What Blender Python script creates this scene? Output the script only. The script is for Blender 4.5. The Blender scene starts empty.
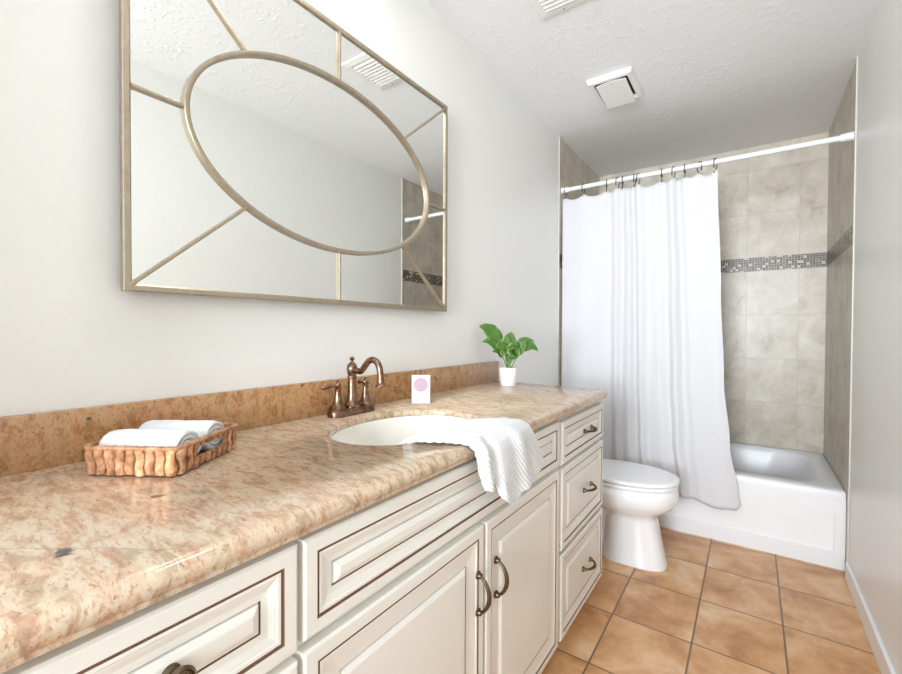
import bpy, bmesh, math, random
from mathutils import Vector, Matrix, noise
random.seed(7)
PI = math.pi
sc = bpy.context.scene
C = sc.collection

# ---------------- camera, world, lamps, exposure ----------------
CAM = Vector((1.0498, -0.0298, 1.1654)); YAW, PITCH, ROLL, F = 0.6102, -0.0152, 0.0046, 429.5566
cd = bpy.data.cameras.new('camera'); cam = bpy.data.objects.new('camera', cd); C.objects.link(cam)
fw = Vector((-math.sin(YAW)*math.cos(PITCH), math.cos(YAW)*math.cos(PITCH), math.sin(PITCH)))
rt = Vector((math.cos(YAW), math.sin(YAW), 0)); up = rt.cross(fw)
r2 = rt*math.cos(ROLL)+up*math.sin(ROLL); u2 = up*math.cos(ROLL)-rt*math.sin(ROLL)
M = Matrix((r2, u2, -fw)).transposed().to_4x4(); M.translation = CAM
cam.matrix_world = M
cd.sensor_width = 36; cd.lens = 36*F/902; cd.clip_start = 0.02
sc.camera = cam
w = bpy.data.worlds.new('world'); sc.world = w; w.use_nodes = True
w.node_tree.nodes['Background'].inputs[0].default_value = (0.85, 0.92, 1, 1)
w.node_tree.nodes['Background'].inputs[1].default_value = 1.0
vs = sc.view_settings
vs.view_transform = 'Standard'; vs.look = 'None'; vs.gamma = 1; vs.use_curve_mapping = False
vs.exposure = 0.16
try:
    sc.cycles.use_denoising = True
    sc.cycles.max_bounces = 10; sc.cycles.diffuse_bounces = 8
except Exception: pass

def area(name, loc, rot, sx, sy, power, col):
    l = bpy.data.lights.new(name, 'AREA'); l.shape = 'RECTANGLE'; l.size = sx; l.size_y = sy
    l.energy = power; l.color = col
    o = bpy.data.objects.new(name, l); C.objects.link(o); o.location = loc; o.rotation_euler = rot
    return o
W, H = 1.44, 2.4431
YT, YE, YB, YR, ZR = 2.786, 2.7015, 3.6136, 2.752, 2.10
Y0 = -2.4
# added fill lights at an invented window in the unseen wall behind the camera
area('added_fill_wide', (0.86, Y0+0.05, 1.50), (math.radians(99), 0, 0), 0.90, 1.25, 42, (0.88, 0.945, 1.0)).data.spread = math.radians(115)
area('added_fill_narrow', (0.86, Y0+0.06, 1.50), (math.radians(92), 0, 0), 0.90, 1.25, 11, (0.88, 0.945, 1.0)).data.spread = math.radians(60)
# second ceiling lamp near the entrance and main one above the basin
LAMPS = [((0.42, 0.76), 2.6, (1.0, 0.97, 0.93))]

# ---------------- materials ----------------
def mat(name, col, rough=0.5, metal=0.0, **k):
    m = bpy.data.materials.new(name); m.use_nodes = True
    b = m.node_tree.nodes['Principled BSDF']
    b.inputs['Base Color'].default_value = (*col, 1); b.inputs['Roughness'].default_value = rough
    b.inputs['Metallic'].default_value = metal
    for kk, v in k.items():
        b.inputs[kk.replace('_', ' ')].default_value = v
    return m
class NT:
    def __init__(s, m): s.m = m; s.t = m.node_tree; s.b = s.t.nodes['Principled BSDF']
    def n(s, ty, **k):
        x = s.t.nodes.new(ty)
        for a, v in k.items():
            if a.startswith('i_'): x.inputs[a[2:].replace('_', ' ')].default_value = v
            else: setattr(x, a, v)
        return x
    def l(s, a, b): s.t.links.new(a, b)
    def math(s, op, a, b=None, c=None):
        x = s.t.nodes.new('ShaderNodeMath'); x.operation = op
        for i, v in enumerate((a, b, c)):
            if v is None: continue
            if isinstance(v, (int, float)): x.inputs[i].default_value = v
            else: s.l(v, x.inputs[i])
        return x.outputs[0]
    def noise(s, scale, detail=3, rough=0.5, vec=None, dist=0.0):
        x = s.n('ShaderNodeTexNoise'); x.inputs['Scale'].default_value = scale
        x.inputs['Detail'].default_value = detail; x.inputs['Roughness'].default_value = rough
        x.inputs['Distortion'].default_value = dist
        s.l(vec if vec is not None else s.pos(), x.inputs['Vector']); return x.outputs['Fac']
    def pos(s):
        if not hasattr(s, '_g'): s._g = s.n('ShaderNodeNewGeometry')
        return s._g.outputs['Position']
    def xyz(s, v=None):
        x = s.n('ShaderNodeSeparateXYZ'); s.l(v if v is not None else s.pos(), x.inputs[0]); return x.outputs
    def comb(s, a, b, c=0.0):
        x = s.n('ShaderNodeCombineXYZ')
        for i, v in enumerate((a, b, c)):
            if isinstance(v, (int, float)): x.inputs[i].default_value = v
            else: s.l(v, x.inputs[i])
        return x.outputs[0]
    def ramp(s, fac, stops, interp='LINEAR'):
        x = s.n('ShaderNodeValToRGB'); r = x.color_ramp; r.interpolation = interp
        while len(r.elements) < len(stops): r.elements.new(0.5)
        for e, (p, c) in zip(r.elements, stops):
            e.position = p; e.color = (*c, 1) if len(c) == 3 else c
        s.l(fac, x.inputs[0]); return x.outputs[0]
    def mix(s, fac, a, b, ty='MIX'):
        x = s.n('ShaderNodeMix'); x.data_type = 'RGBA'; x.blend_type = ty
        for i, v in ((0, fac), (6, a), (7, b)):
            if isinstance(v, (int, float)): x.inputs[i].default_value = v
            elif isinstance(v, tuple): x.inputs[i].default_value = (*v, 1)
            else: s.l(v, x.inputs[i])
        return x.outputs[2]
    def bump(s, h, strength=0.3, dist=0.01):
        x = s.n('ShaderNodeBump'); x.inputs['Strength'].default_value = strength
        x.inputs['Distance'].default_value = dist; s.l(h, x.inputs['Height']); s.l(x.outputs[0], s.b.inputs['Normal'])
    def col(s, c): s.l(c, s.b.inputs['Base Color'])

def painted(name, c, rough, sc1, st, dist=0.004):
    m = mat(name, c, rough); t = NT(m); t.bump(t.noise(sc1, 4, 0.55), st, dist); return m
M_wall = painted('wall_paint', (0.81, 0.81, 0.79), 0.34, 60, 0.25, 0.003)
M_ceil = mat('ceiling_paint', (0.86, 0.87, 0.88), 0.6)
t = NT(M_ceil)
n1 = t.noise(17, 5, 0.6, dist=1.2)
n1 = t.noise(30, 4, 0.6, dist=0.8); n2 = t.noise(7, 3)
t.bump(t.math('MULTIPLY', t.ramp(n1, [(0.52, (0, 0, 0)), (0.62, (1, 1, 1))]), t.ramp(n2, [(0.40, (0.15, 0.15, 0.15)), (0.6, (1, 1, 1))])), 0.30, 0.004)
M_trim = mat('tile_edge_trim', (0.66, 0.63, 0.57), 0.35)
M_white = mat('white_trim_paint', (0.83, 0.84, 0.85), 0.35)
M_plastic = mat('white_plastic', (0.84, 0.84, 0.82), 0.4)
M_porc = mat('white_porcelain', (0.87, 0.88, 0.905), 0.08); M_porc.node_tree.nodes['Principled BSDF'].inputs['Coat Weight'].default_value = 0.5
M_sink = mat('sink_porcelain', (0.80, 0.775, 0.72), 0.1)
M_tub = mat('tub_enamel', (0.84, 0.85, 0.88), 0.30)
M_dark = mat('cavity_shade', (0.06, 0.05, 0.04), 0.8)  # dark colour painted in for the shade inside fan and duct
M_screw = mat('seam_grey', (0.28, 0.27, 0.26), 0.6)  # own grey of the vent screws
# cabinets
M_cab = mat('cream_lacquer', (0.78, 0.765, 0.71), 0.32)
t = NT(M_cab); t.col(t.mix(t.ramp(t.noise(3, 3), [(0.35, (0, 0, 0)), (0.7, (1, 1, 1))]), (0.80, 0.785, 0.735), (0.765, 0.745, 0.69)))
M_glaze = mat('brown_glaze', (0.20, 0.105, 0.065), 0.5)
M_brass = mat('antique_brass', (0.15, 0.11, 0.065), 0.32, 1.0)
M_bronze = mat('antique_copper', (0.34, 0.20, 0.135), 0.27, 1.0)
t = NT(M_bronze); t.col(t.mix(t.ramp(t.noise(60, 3), [(0.4, (0, 0, 0)), (0.65, (1, 1, 1))]), (0.19, 0.105, 0.068), (0.33, 0.215, 0.15)))
M_champ = mat('champagne_metal', (0.56, 0.46, 0.33), 0.38, 0.85)
t = NT(M_champ); t.col(t.mix(t.noise(45, 4, 0.7), (0.34, 0.275, 0.20), (0.56, 0.49, 0.385)))
M_mirror = mat('mirror_silver', (0.93, 0.95, 0.93), 0.0, 1.0)
M_backing = mat('mirror_backing', (0.12, 0.11, 0.10), 0.7)
M_chrome = mat('chrome', (0.7, 0.7, 0.72), 0.12, 1.0)
M_hook = mat('dark_hook_wire', (0.09, 0.075, 0.065), 0.35, 0.8)
# granite
def granite(name, vert=False):
    m = mat(name, (0.6, 0.45, 0.3), 0.16); t = NT(m)
    mp = t.n('ShaderNodeMapping'); t.l(t.pos(), mp.inputs[0])
    mp.inputs['Rotation'].default_value = (0, 0, 0.75); mp.inputs['Scale'].default_value = (0.8, 2.4, 1.6)
    v = mp.outputs[0]
    big = t.noise(3.6, 6, 0.62, v, 1.0)
    med = t.noise(24, 6, 0.72, v, 0.5)
    fine = t.noise(85, 4, 0.75, v)
    c = t.ramp(big, [(0.30, (0.40, 0.25, 0.15)), (0.40, (0.62, 0.49, 0.36)), (0.48, (0.67, 0.56, 0.42)), (0.55, (0.66, 0.40, 0.29)), (0.61, (0.68, 0.56, 0.43)), (0.72, (0.55, 0.36, 0.24))])
    c2 = t.ramp(med, [(0.33, (0.15, 0.085, 0.04)), (0.43, (0.42, 0.27, 0.16)), (0.50, (0.66, 0.53, 0.39)), (0.60, (0.76, 0.68, 0.57)), (0.72, (0.42, 0.30, 0.19))])
    c = t.mix(1.0, t.mix(0.5, c, c2), (0.88, 0.86, 0.83), 'MULTIPLY')
    c = t.mix(t.ramp(fine, [(0.32, (1, 1, 1)), (0.46, (0, 0, 0))]), c, (0.30, 0.18, 0.10))
    vo = t.noise(22, 2, 0.5, None, 0.3)
    c = t.mix(t.ramp(vo, [(0.715, (0, 0, 0)), (0.75, (1, 1, 1))]), c, (0.07, 0.06, 0.05))
    if vert: c = t.mix(1.0, c, (0.84, 0.62, 0.40), 'MULTIPLY')  # golden brown tint paints in the missing glare of the upright face
    t.col(c)
    # one thin grey-green vein across the near end of the slab
    if not vert:
        x, y, z = t.xyz()
        wob = t.math('MULTIPLY', t.math('SUBTRACT', t.noise(14, 3), 0.5), 0.04)
        d = t.math('ABSOLUTE', t.math('ADD', t.math('SUBTRACT', t.math('MULTIPLY', t.math('SUBTRACT', x, 0.35), 0.76), t.math('SUBTRACT', y, 0.068)), wob))
        msk = t.math('MULTIPLY', t.math('LESS_THAN', d, 0.0014), t.math('LESS_THAN', y, 0.19))
        t.col(t.mix(t.math('MULTIPLY', msk, 0.6), c, (0.22, 0.23, 0.17)))
    return m
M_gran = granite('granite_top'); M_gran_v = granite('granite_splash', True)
# floor tile
M_floor = mat('terracotta_tile', (0.6, 0.36, 0.2), 0.33); t = NT(M_floor)
x, y, z = t.xyz()
gx, gy = 0.286, 0.320
fx = t.math('MODULO', t.math('ADD', x, 10*gx-0.023), gx); fy = t.math('MODULO', t.math('ADD', y, 20*gy-2.432+7*gy), gy)
def edge(t, f, g, hw):
    a = t.math('MINIMUM', f, t.math('SUBTRACT', g, f)); return t.math('LESS_THAN', a, hw)
gr = t.math('MAXIMUM', edge(t, fx, gx, 0.0033), edge(t, fy, gy, 0.0033))
cx_ = t.math('FLOOR', t.math('DIVIDE', t.math('ADD', x, 10*gx-0.023), gx)); cy_ = t.math('FLOOR', t.math('DIVIDE', t.math('ADD', y, 27*gy-2.432), gy))
wn = t.n('ShaderNodeTexWhiteNoise'); wn.noise_dimensions = '2D'; t.l(t.comb(cx_, cy_), wn.inputs['Vector'])
off = t.comb(t.math('MULTIPLY', wn.outputs['Value'], 7.0), t.math('MULTIPLY', wn.outputs['Value'], 3.0), 0.0)
va = t.n('ShaderNodeVectorMath'); va.operation = 'ADD'; t.l(t.pos(), va.inputs[0]); t.l(off, va.inputs[1])
cl = t.noise(5.0, 6, 0.62, va.outputs[0], 0.3)
c = t.ramp(cl, [(0.32, (0.44, 0.205, 0.085)), (0.45, (0.59, 0.31, 0.14)), (0.55, (0.69, 0.41, 0.205)), (0.68, (0.78, 0.57, 0.37))])
t.col(t.mix(gr, c, (0.20, 0.12, 0.075)))
t.bump(t.math('SUBTRACT', t.math('MULTIPLY', t.noise(30, 3), 0.15), gr), 0.4, 0.002)
# shower tile
def shower(name, axis):
    m = mat(name, (0.6, 0.55, 0.47), 0.36); t = NT(m); x, y, z = t.xyz()
    h = x if axis == 'x' else y
    ho = (10*0.2845-0.1645) if axis == 'x' else (20*0.2845-2.835)   # grout lines of the wall
    hs = t.math('ADD', h, ho+0.0)
    upz = t.math('GREATER_THAN', z, 1.63)
    zz = t.math('ADD', t.math('SUBTRACT', z, t.math('ADD', 1.585, t.math('MULTIPLY', upz, 0.093))), 3.0)
    fh = t.math('MODULO', hs, 0.2845); fz = t.math('MODULO', zz, 0.30)
    gr = t.math('MAXIMUM', edge(t, fh, 0.2845, 0.0022), edge(t, fz, 0.30, 0.0022))
    ch = t.math('FLOOR', t.math('DIVIDE', hs, 0.2845)); cz = t.math('FLOOR', t.math('DIVIDE', zz, 0.30))
    wn = t.n('ShaderNodeTexWhiteNoise'); wn.noise_dimensions = '2D'; t.l(t.comb(ch, t.math('ADD', cz, t.math('MULTIPLY', upz, 9.0))), wn.inputs['Vector'])
    off = t.comb(t.math('MULTIPLY', wn.outputs['Value'], 9.0), 0.0, t.math('MULTIPLY', wn.outputs['Value'], 5.0))
    va = t.n('ShaderNodeVectorMath'); va.operation = 'ADD'; t.l(t.pos(), va.inputs[0]); t.l(off, va.inputs[1])
    cl = t.noise(7, 7, 0.68, va.outputs[0], 0.35)
    c = t.ramp(cl, [(0.30, (0.40, 0.335, 0.265)), (0.43, (0.53, 0.47, 0.39)), (0.56, (0.60, 0.55, 0.475)), (0.70, (0.68, 0.635, 0.56))])
    c = t.mix(gr, c, (0.50, 0.46, 0.385))
    # mosaic band
    q = 0.0155
    mh = t.math('MODULO', t.math('ADD', h, 5.0), q); mz = t.math('MODULO', t.math('ADD', z, 5.0-1.585+q*10), q)
    mg = t.math('MAXIMUM', edge(t, mh, q, 0.0010), edge(t, mz, q, 0.0010))
    ih = t.math('FLOOR', t.math('DIVIDE', t.math('ADD', h, 5.0), q)); iz = t.math('FLOOR', t.math('DIVIDE', t.math('ADD', z, 5.0-1.585+q*10), q))
    w2 = t.n('ShaderNodeTexWhiteNoise'); w2.noise_dimensions = '2D'; t.l(t.comb(ih, iz), w2.inputs['Vector'])
    mc = t.ramp(w2.outputs['Value'], [(0, (0.040, 0.024, 0.015)), (0.4, (0.085, 0.055, 0.035)), (0.65, (0.15, 0.12, 0.085)), (0.8, (0.045, 0.028, 0.016)), (0.9, (0.55, 0.50, 0.42))], 'CONSTANT')
    mc = t.mix(mg, mc, (0.42, 0.38, 0.31))
    band = t.math('LESS_THAN', t.math('ABSOLUTE', t.math('SUBTRACT', z, 1.6315)), 0.0465)
    t.col(t.mix(band, c, mc)); t.bump(t.math('MULTIPLY', gr, -1.0), 0.35, 0.0015)
    return m
M_tile_b = shower('shower_tile_back', 'x'); M_tile_s = shower('shower_tile_side', 'y')
# fabrics
def cloth(name, c, sc1, st):
    m = mat(name, c, 0.9); t = NT(m); t.bump(t.noise(sc1, 3), st, 0.002)
    m.node_tree.nodes['Principled BSDF'].inputs['Sheen Weight'].default_value = 0.2; return m
M_curt = cloth('white_curtain_cloth', (0.645, 0.65, 0.675), 160, 0.15)
M_terry = cloth('white_terry_cloth', (0.72, 0.73, 0.75), 420, 0.8)
M_basket = mat('woven_hyacinth', (0.5, 0.28, 0.15), 0.6); t = NT(M_basket)
t.col(t.ramp(t.noise(55, 4, 0.7), [(0.32, (0.20, 0.085, 0.035)), (0.5, (0.44, 0.21, 0.10)), (0.68, (0.62, 0.36, 0.20))])); t.bump(t.noise(140, 3), 0.4, 0.002)
def hya(name, k):
    m = M_basket.copy(); m.name = name
    for n_ in m.node_tree.nodes:
        if n_.type == 'VALTORGB':
            for e_ in n_.color_ramp.elements: e_.color = (*[min(1, v*k) for v in e_.color[:3]], 1)
    return m
M_bask_shade = hya('woven_gap_shade', 0.55); M_bask3 = hya('woven_hyacinth_pale', 1.35)  # first copy is painted shade for the gaps, second a paler strap tone
M_pot = mat('white_ceramic_pot', (0.82, 0.79, 0.78), 0.4)
M_soil = mat('potting_soil', (0.10, 0.07, 0.05), 0.95)
M_leaf = mat('variegated_leaf', (0.1, 0.35, 0.07), 0.4); t = NT(M_leaf)
uv = t.n('ShaderNodeUVMap'); ux = t.xyz(uv.outputs[0])
e_ = t.math('ABSOLUTE', t.math('SUBTRACT', ux[0], 0.5))
nz = t.math('MULTIPLY', t.math('SUBTRACT', t.noise(35, 3), 0.5), 0.30)
ed = t.ramp(t.math('ADD', e_, nz), [(0.44, (0, 0, 0)), (0.52, (1, 1, 1))])
t.col(t.mix(ed, t.mix(t.noise(50, 3), (0.03, 0.105, 0.012), (0.10, 0.22, 0.03)), (0.40, 0.52, 0.27)))
M_stem = mat('leaf_stem', (0.16, 0.30, 0.09), 0.5)
M_card = mat('card_white', (0.78, 0.72, 0.75), 0.5)
M_pink = mat('card_pink_print', (0.72, 0.50, 0.56), 0.5); t = NT(M_pink)
t.col(t.mix(t.ramp(t.noise(45, 3), [(0.4, (0, 0, 0)), (0.6, (1, 1, 1))]), (0.62, 0.34, 0.38), (0.44, 0.36, 0.46)))
M_ink = mat('card_grey_print', (0.45, 0.38, 0.50), 0.5)
M_glow = mat('lamp_glass', (0.9, 0.9, 0.88), 0.3)
b_ = M_glow.node_tree.nodes['Principled BSDF']; b_.inputs['Emission Color'].default_value = (1, 0.95, 0.88, 1); b_.inputs['Emission Strength'].default_value = 3

# ---------------- helpers ----------------
def NB(): return bmesh.new()
def box(bm, x0, x1, y0, y1, z0, z1, bev=0.0, seg=2):
    r = bmesh.ops.create_cube(bm, size=1)
    for v in r['verts']:
        v.co = Vector(((x0+x1)/2+v.co.x*(x1-x0), (y0+y1)/2+v.co.y*(y1-y0), (z0+z1)/2+v.co.z*(z1-z0)))
    if bev:
        es = list({e for v in r['verts'] for e in v.link_edges})
        bmesh.ops.bevel(bm, geom=es, offset=bev, segments=seg, profile=0.5, affect='EDGES')
    return bm
def loft(bm, rings, cap0=True, cap1=True, closed=True, mi=0):
    L = [[bm.verts.new(p) for p in r] for r in rings]
    n = len(L[0]); F_ = []
    for a, b in zip(L, L[1:]):
        for i in range(n if closed else n-1):
            j = (i+1) % n
            try: f = bm.faces.new((a[i], a[j], b[j], b[i])); f.material_index = mi; F_.append(f)
            except ValueError: pass
    if cap0: bm.faces.new(list(reversed(L[0]))).material_index = mi
    if cap1: bm.faces.new(L[-1]).material_index = mi
    return F_
def tube(bm, pts, r, n=12, caps=True, flat=None):
    pts = [Vector(p) for p in pts]; rs = r if isinstance(r, (list, tuple)) else [r]*len(pts)
    rings = []; prev = None
    for i, p in enumerate(pts):
        d = (pts[min(i+1, len(pts)-1)]-pts[max(i-1, 0)]).normalized()
        if prev is None:
            a = Vector((0, 0, 1)) if abs(d.z) < 0.9 else Vector((1, 0, 0))
            u = a.cross(d).normalized()
        else:
            u = (prev-d*prev.dot(d)).normalized()
        prev = u; v = d.cross(u)
        rings.append([p+(u*math.cos(2*PI*k/n)+v*math.sin(2*PI*k/n))*rs[i] for k in range(n)])
    loft(bm, rings, caps, caps); return bm
def lathe(bm, prof, cx, cy, n=28, axis='z', org=None):
    rings = []
    for r, h in prof:
        ring = []
        for k in range(n):
            a = 2*PI*k/n; c, s = math.cos(a)*max(r, 1e-4), math.sin(a)*max(r, 1e-4)
            if axis == 'z': ring.append(Vector((cx+c, cy+s, h)))
            else: ring.append(Vector((h, cx+c, cy+s)))     # axis x: centre (y, z)
        rings.append(ring)
    loft(bm, rings); return bm
def fin(name, bm, m, parent=None, smooth=True, local=False, ang=35, kind=None):
    """link bm as ONE mesh object; world coordinates unless local"""
    root = parent
    while root is not None and root.parent is not None: root = root.parent
    if root is not None and not local:
        bmesh.ops.translate(bm, verts=bm.verts, vec=-Vector(root.location))
    bmesh.ops.recalc_face_normals(bm, faces=bm.faces)
    me = bpy.data.meshes.new(name); bm.to_mesh(me); bm.free()
    for mm in (m if isinstance(m, (list, tuple)) else [m]): me.materials.append(mm)
    if smooth:
        for p in me.polygons: p.use_smooth = True
        try: me.set_sharp_from_angle(angle=math.radians(ang))
        except Exception: pass
    o = bpy.data.objects.new(name, me); C.objects.link(o); o.parent = parent
    if kind: o['kind'] = kind
    return o
def tag(o, label, cat, group=None):
    o['label'] = label; o['category'] = cat
    if group: o['group'] = group
    return o
def thing(name, label, cat, loc=(0, 0, 0), rz=0, group=None):
    o = bpy.data.objects.new(name, None); C.objects.link(o); o.location = loc; o.rotation_euler = (0, 0, rz)
    o.empty_display_size = 0.05
    return tag(o, label, cat, group)
def struct(name, bm, m, smooth=False): return fin(name, bm, m, None, smooth, kind='structure')
def B(*a, **k): return box(NB(), *a, **k)

# ---------------- room shell ----------------
T = 0.08
struct('floor', B(-T, W+T, Y0-T, YB+T, -0.08, 0), M_floor)
struct('ceiling', B(-T, W+T, Y0-T, YB+T, H, H+0.08), M_ceil)
struct('wall_left', B(-T, 0, Y0, YE, 0, H), M_wall)
struct('added_shade_wall', B(0, 0.22, -0.19, -0.075, 0, H), M_wall)  # added wall piece, unseen, shades the near end of the left wall
struct('wall_right', B(W, W+T, Y0, YE, 0, H), M_wall)
struct('wall_shower_left', B(-T, 0, YE, YB, 0, H), M_tile_s)
struct('wall_shower_right', B(W, W+T, YE, YB, 0, H), M_tile_s)
struct('wall_back', B(-T, W+T, YB, YB+T, 0, H), M_tile_b)
bm = NB(); wx0, wx1, wz0, wz1 = 0.37, 1.35, 0.82, 2.18
box(bm, -T, W+T, Y0-T, Y0, 0, wz0); box(bm, -T, W+T, Y0-T, Y0, wz1, H)
box(bm, -T, wx0, Y0-T, Y0, wz0, wz1); box(bm, wx1, W+T, Y0-T, Y0, wz0, wz1)
struct('wall_front', bm, M_wall)
bm = NB()
for a in ((wx0, wx1, wz0, wz0+0.04), (wx0, wx1, wz1-0.04, wz1), (wx0, wx0+0.04, wz0, wz1), (wx1-0.04, wx1, wz0, wz1), (0.84, 0.88, wz0, wz1)):
    box(bm, a[0], a[1], Y0-0.06, Y0-0.02, a[2], a[3])
struct('added_window', bm, M_white)  # invented window frame, out of view, goes with the added fill lights
bm = NB(); box(bm, W-0.014, W, Y0, YE-0.02, 0, 0.088, 0.004); struct('baseboard_right', bm, M_white)
bm = NB(); box(bm, 0, 0.014, 1.86, YE-0.02, 0, 0.088, 0.004); struct('baseboard_left', bm, M_white)
bm = NB(); box(bm, W-0.007, W, YE-0.008, YE+0.006, 0, H, 0.003); struct('trim_1', bm, M_trim, True)
bm = NB(); box(bm, 0, 0.007, YE-0.008, YE+0.006, 0, H, 0.003); struct('trim_2', bm, M_trim, True)

# ---------------- countertop ----------------
ZC, ZB, D, YV, YL = 0.9154, 0.8817, 0.5485, 1.864, -0.06
SX, SY, SA, SB = 0.306, 0.841, 0.169, 0.226
def outer(ang):
    dx, dy = math.cos(ang), math.sin(ang)
    ts = []
    if dx > 0: ts.append((D-SX)/dx)
    if dx < 0: ts.append((0.001-SX)/dx)
    if dy > 0: ts.append((YV-SY)/dy)
    if dy < 0: ts.append((YL-SY)/dy)
    t_ = min(ts); return Vector((SX+dx*t_, SY+dy*t_))
angs = [2*PI*k/96 for k in range(96)]
for cx_, cy_ in ((D, YV), (D, YV-0.02), (D-0.02, YV), (D, YL), (0.001, YV), (0.001, YL)):
    angs.append(math.atan2(cy_-SY, cx_-SX) % (2*PI))
CR = [(D, YV), (D, YL)]
def near_corner(a):
    p = outer(a); return any(1e-5 < (p-Vector(c)).length < 0.0195 for c in CR)
angs = sorted(a for a in angs if not near_corner(a))
out, nor = [], []
for a in angs:
    p = outer(a); fx_ = p.x > D-1e-4; ry = p.y > YV-1e-4; ly_ = p.y < YL+1e-4
    if fx_ and ry: p = Vector((D-0.004, YV-0.004)); n_ = Vector((0.75, 0.75))
    else: n_ = Vector((1.0 if fx_ else 0, 1.0 if ry else (-1.0 if ly_ else 0)))
    if p.x < 0.002: n_.x = 0; 
    out.append(p); nor.append(n_)
prof = [(-0.014, ZC), (-0.006, ZC-0.0015), (0.0, ZC-0.006), (0.004, ZC-0.013), (0.0045, ZC-0.020), (0.0015, ZC-0.026), (-0.001, ZC-0.028), (-0.001, ZB)]
ZH = ZC-0.0165
rings = [[Vector((SX+math.cos(a)*0, 0, 0)) for a in angs]]
def ell(a, s=0.0):
    # point of the ellipse in the same direction
    dx, dy = math.cos(a), math.sin(a); k = 1/math.sqrt((dx/(SA+s))**2+(dy/(SB+s))**2); return Vector((SX+dx*k, SY+dy*k))
rings = [[(*ell(a, 0.012), ZH) for a in angs], [(*ell(a, 0.0), ZH) for a in angs], [(*ell(a, 0.0), ZC-0.004) for a in angs], [(*ell(a, 0.004), ZC) for a in angs]]
rings += [[(p.x+n_.x*o_, p.y+n_.y*o_, z_) for p, n_ in zip(out, nor)] for o_, z_ in prof]
rings.append(rings[0])
bm = NB(); L = [[bm.verts.new(p) for p in r] for r in rings[:-1]]; L.append(L[0]); n = len(angs)
for a, b in zip(L, L[1:]):
    for i in range(n):
        j = (i+1) % n; bm.faces.new((a[i], a[j], b[j], b[i]))
ct = thing('countertop', 'long polished pink-beige granite vanity countertop with rounded front edge', 'countertop', (0.27, 0.9, ZB))
fin('slab', bm, M_gran, ct, ang=50)
fin('backsplash', B(0.0005, 0.02, YL, YV-0.003, ZC+0.0002, 1.0146, bev=0.0015), M_gran_v, ct)['label'] = 'granite backsplash strip along the wall, its lack of glare painted in as golden brown'

# sink
sk = thing('sink', 'white oval undermount basin set in the granite counter', 'sink', (SX, SY, 0.74))
prof = [(0.010, ZH-0.001), (-0.001, ZH-0.001), (-0.003, ZH-0.008), (-0.012, 0.85), (-0.032, 0.80), (-0.065, 0.765), (-0.105, 0.748), (-0.145, 0.744)]
angN = [2*PI*k/64 for k in range(64)]
def ering(s, z): return [(SX+(SA+s)*math.cos(a), SY+(SB+s)*math.sin(a), z) for a in angN]
rings = [ering(s, z) for s, z in prof]; rb = [ering(s+0.01, z-0.01) for s, z in reversed(prof[1:])] + [ering(0.010, ZH-0.010)]
bm = NB(); Fs = loft(bm, rings+rb, False, False)
L0 = bm.verts[:64] if False else None
bm.verts.ensure_lookup_table()
bm.faces.new([bm.verts[7*64+i] for i in range(64)]); bm.faces.new([bm.verts[8*64+i] for i in range(64)])
for i in range(64):
    j = (i+1) % 64; a0 = (len(rings+rb)-1)*64
    bm.faces.new((bm.verts[a0+i], bm.verts[a0+j], bm.verts[j], bm.verts[i]))
fin('basin', bm, M_sink, sk)
bm = NB(); lathe(bm, [(0.0, 0.7445), (0.022, 0.7445), (0.024, 0.7485), (0.016, 0.7485), (0.013, 0.7455), (0, 0.7455)], SX, SY)
fin('drain', bm, M_bronze, sk)

# ---------------- cabinets ----------------
XF, XB = 0.54, 0.52
def panel_front(y0, y1, z0, z1, o1, o2, parent, name):
    """raised-panel front facing +x, with brown glaze lines in its two grooves"""
    cy, cz, hy, hz = (y0+y1)/2, (z0+z1)/2, (y1-y0)/2, (z1-z0)/2
    def R_(ins, x): return [Vector((x, cy+sy*(hy-ins), cz+sz*(hz-ins))) for sy, sz in ((-1, -1), (1, -1), (1, 1), (-1, 1))]
    g = 0.0030
    pr = [(0.0, XB+0.0005), (0.0, XF-0.004), (0.003, XF-0.0005), (0.005, XF), (o1, XF), (o1+0.0008, XF-0.003), (o1+g+0.0008, XF-0.003),
          (o1+g+0.0016, XF-0.0015), (o1+0.009, XF-0.0015), (o1+0.011, XF-0.003), (o1+0.014, XF-0.0035), (o2-0.010, XF-0.006), (o2-0.0006, XF-0.0065), (o2, XF-0.0110), (o2+0.0006, XF-0.0110), (o2+0.0026, XF-0.006), (o2+0.011, XF-0.0018), (o2+0.013, XF-0.0014)]
    mis = [0]*17; mis[4] = mis[5] = mis[6] = 1; mis[12] = mis[13] = 1
    bm = NB(); L = [[bm.verts.new(p) for p in R_(a, b)] for a, b in pr]
    for k, (a, b) in enumerate(zip(L, L[1:])):
        for i in range(4):
            j = (i+1) % 4; f = bm.faces.new((a[i], a[j], b[j], b[i])); f.material_index = mis[k]
    bm.faces.new(L[-1]); bm.faces.new(list(reversed(L[0])))
    return fin(name, bm, [M_cab, M_glaze], parent, smooth=False)
def pull(cy, cz, vertical, parent):
    """arched bar pull with two rosettes, 90 mm between centres"""
    bm = NB(); h = 0.043
    P = []
    for k in range(17):
        a = k/16; s_ = -h+2*h*a; x = XF+0.004+0.026*(math.sin(PI*a)**0.6 if 0 < a < 1 else 0)
        P.append((x, cy, cz+s_) if vertical else (x, cy+s_, cz))
    rs = [0.0035+0.002*math.sin(PI*k/16) for k in range(17)]
    tube(bm, P, rs, 10)
    for s_ in (-h, h):
        c_ = (cy, cz+s_) if vertical else (cy+s_, cz)
        lathe(bm, [(0.0, XF-0.001), (0.0095, XF-0.001), (0.0095, XF+0.002), (0.007, XF+0.004), (0.006, XF+0.009), (0.0, XF+0.010)], c_[0], c_[1], 16, 'x')
    return fin('pull', bm, M_brass, parent)
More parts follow.
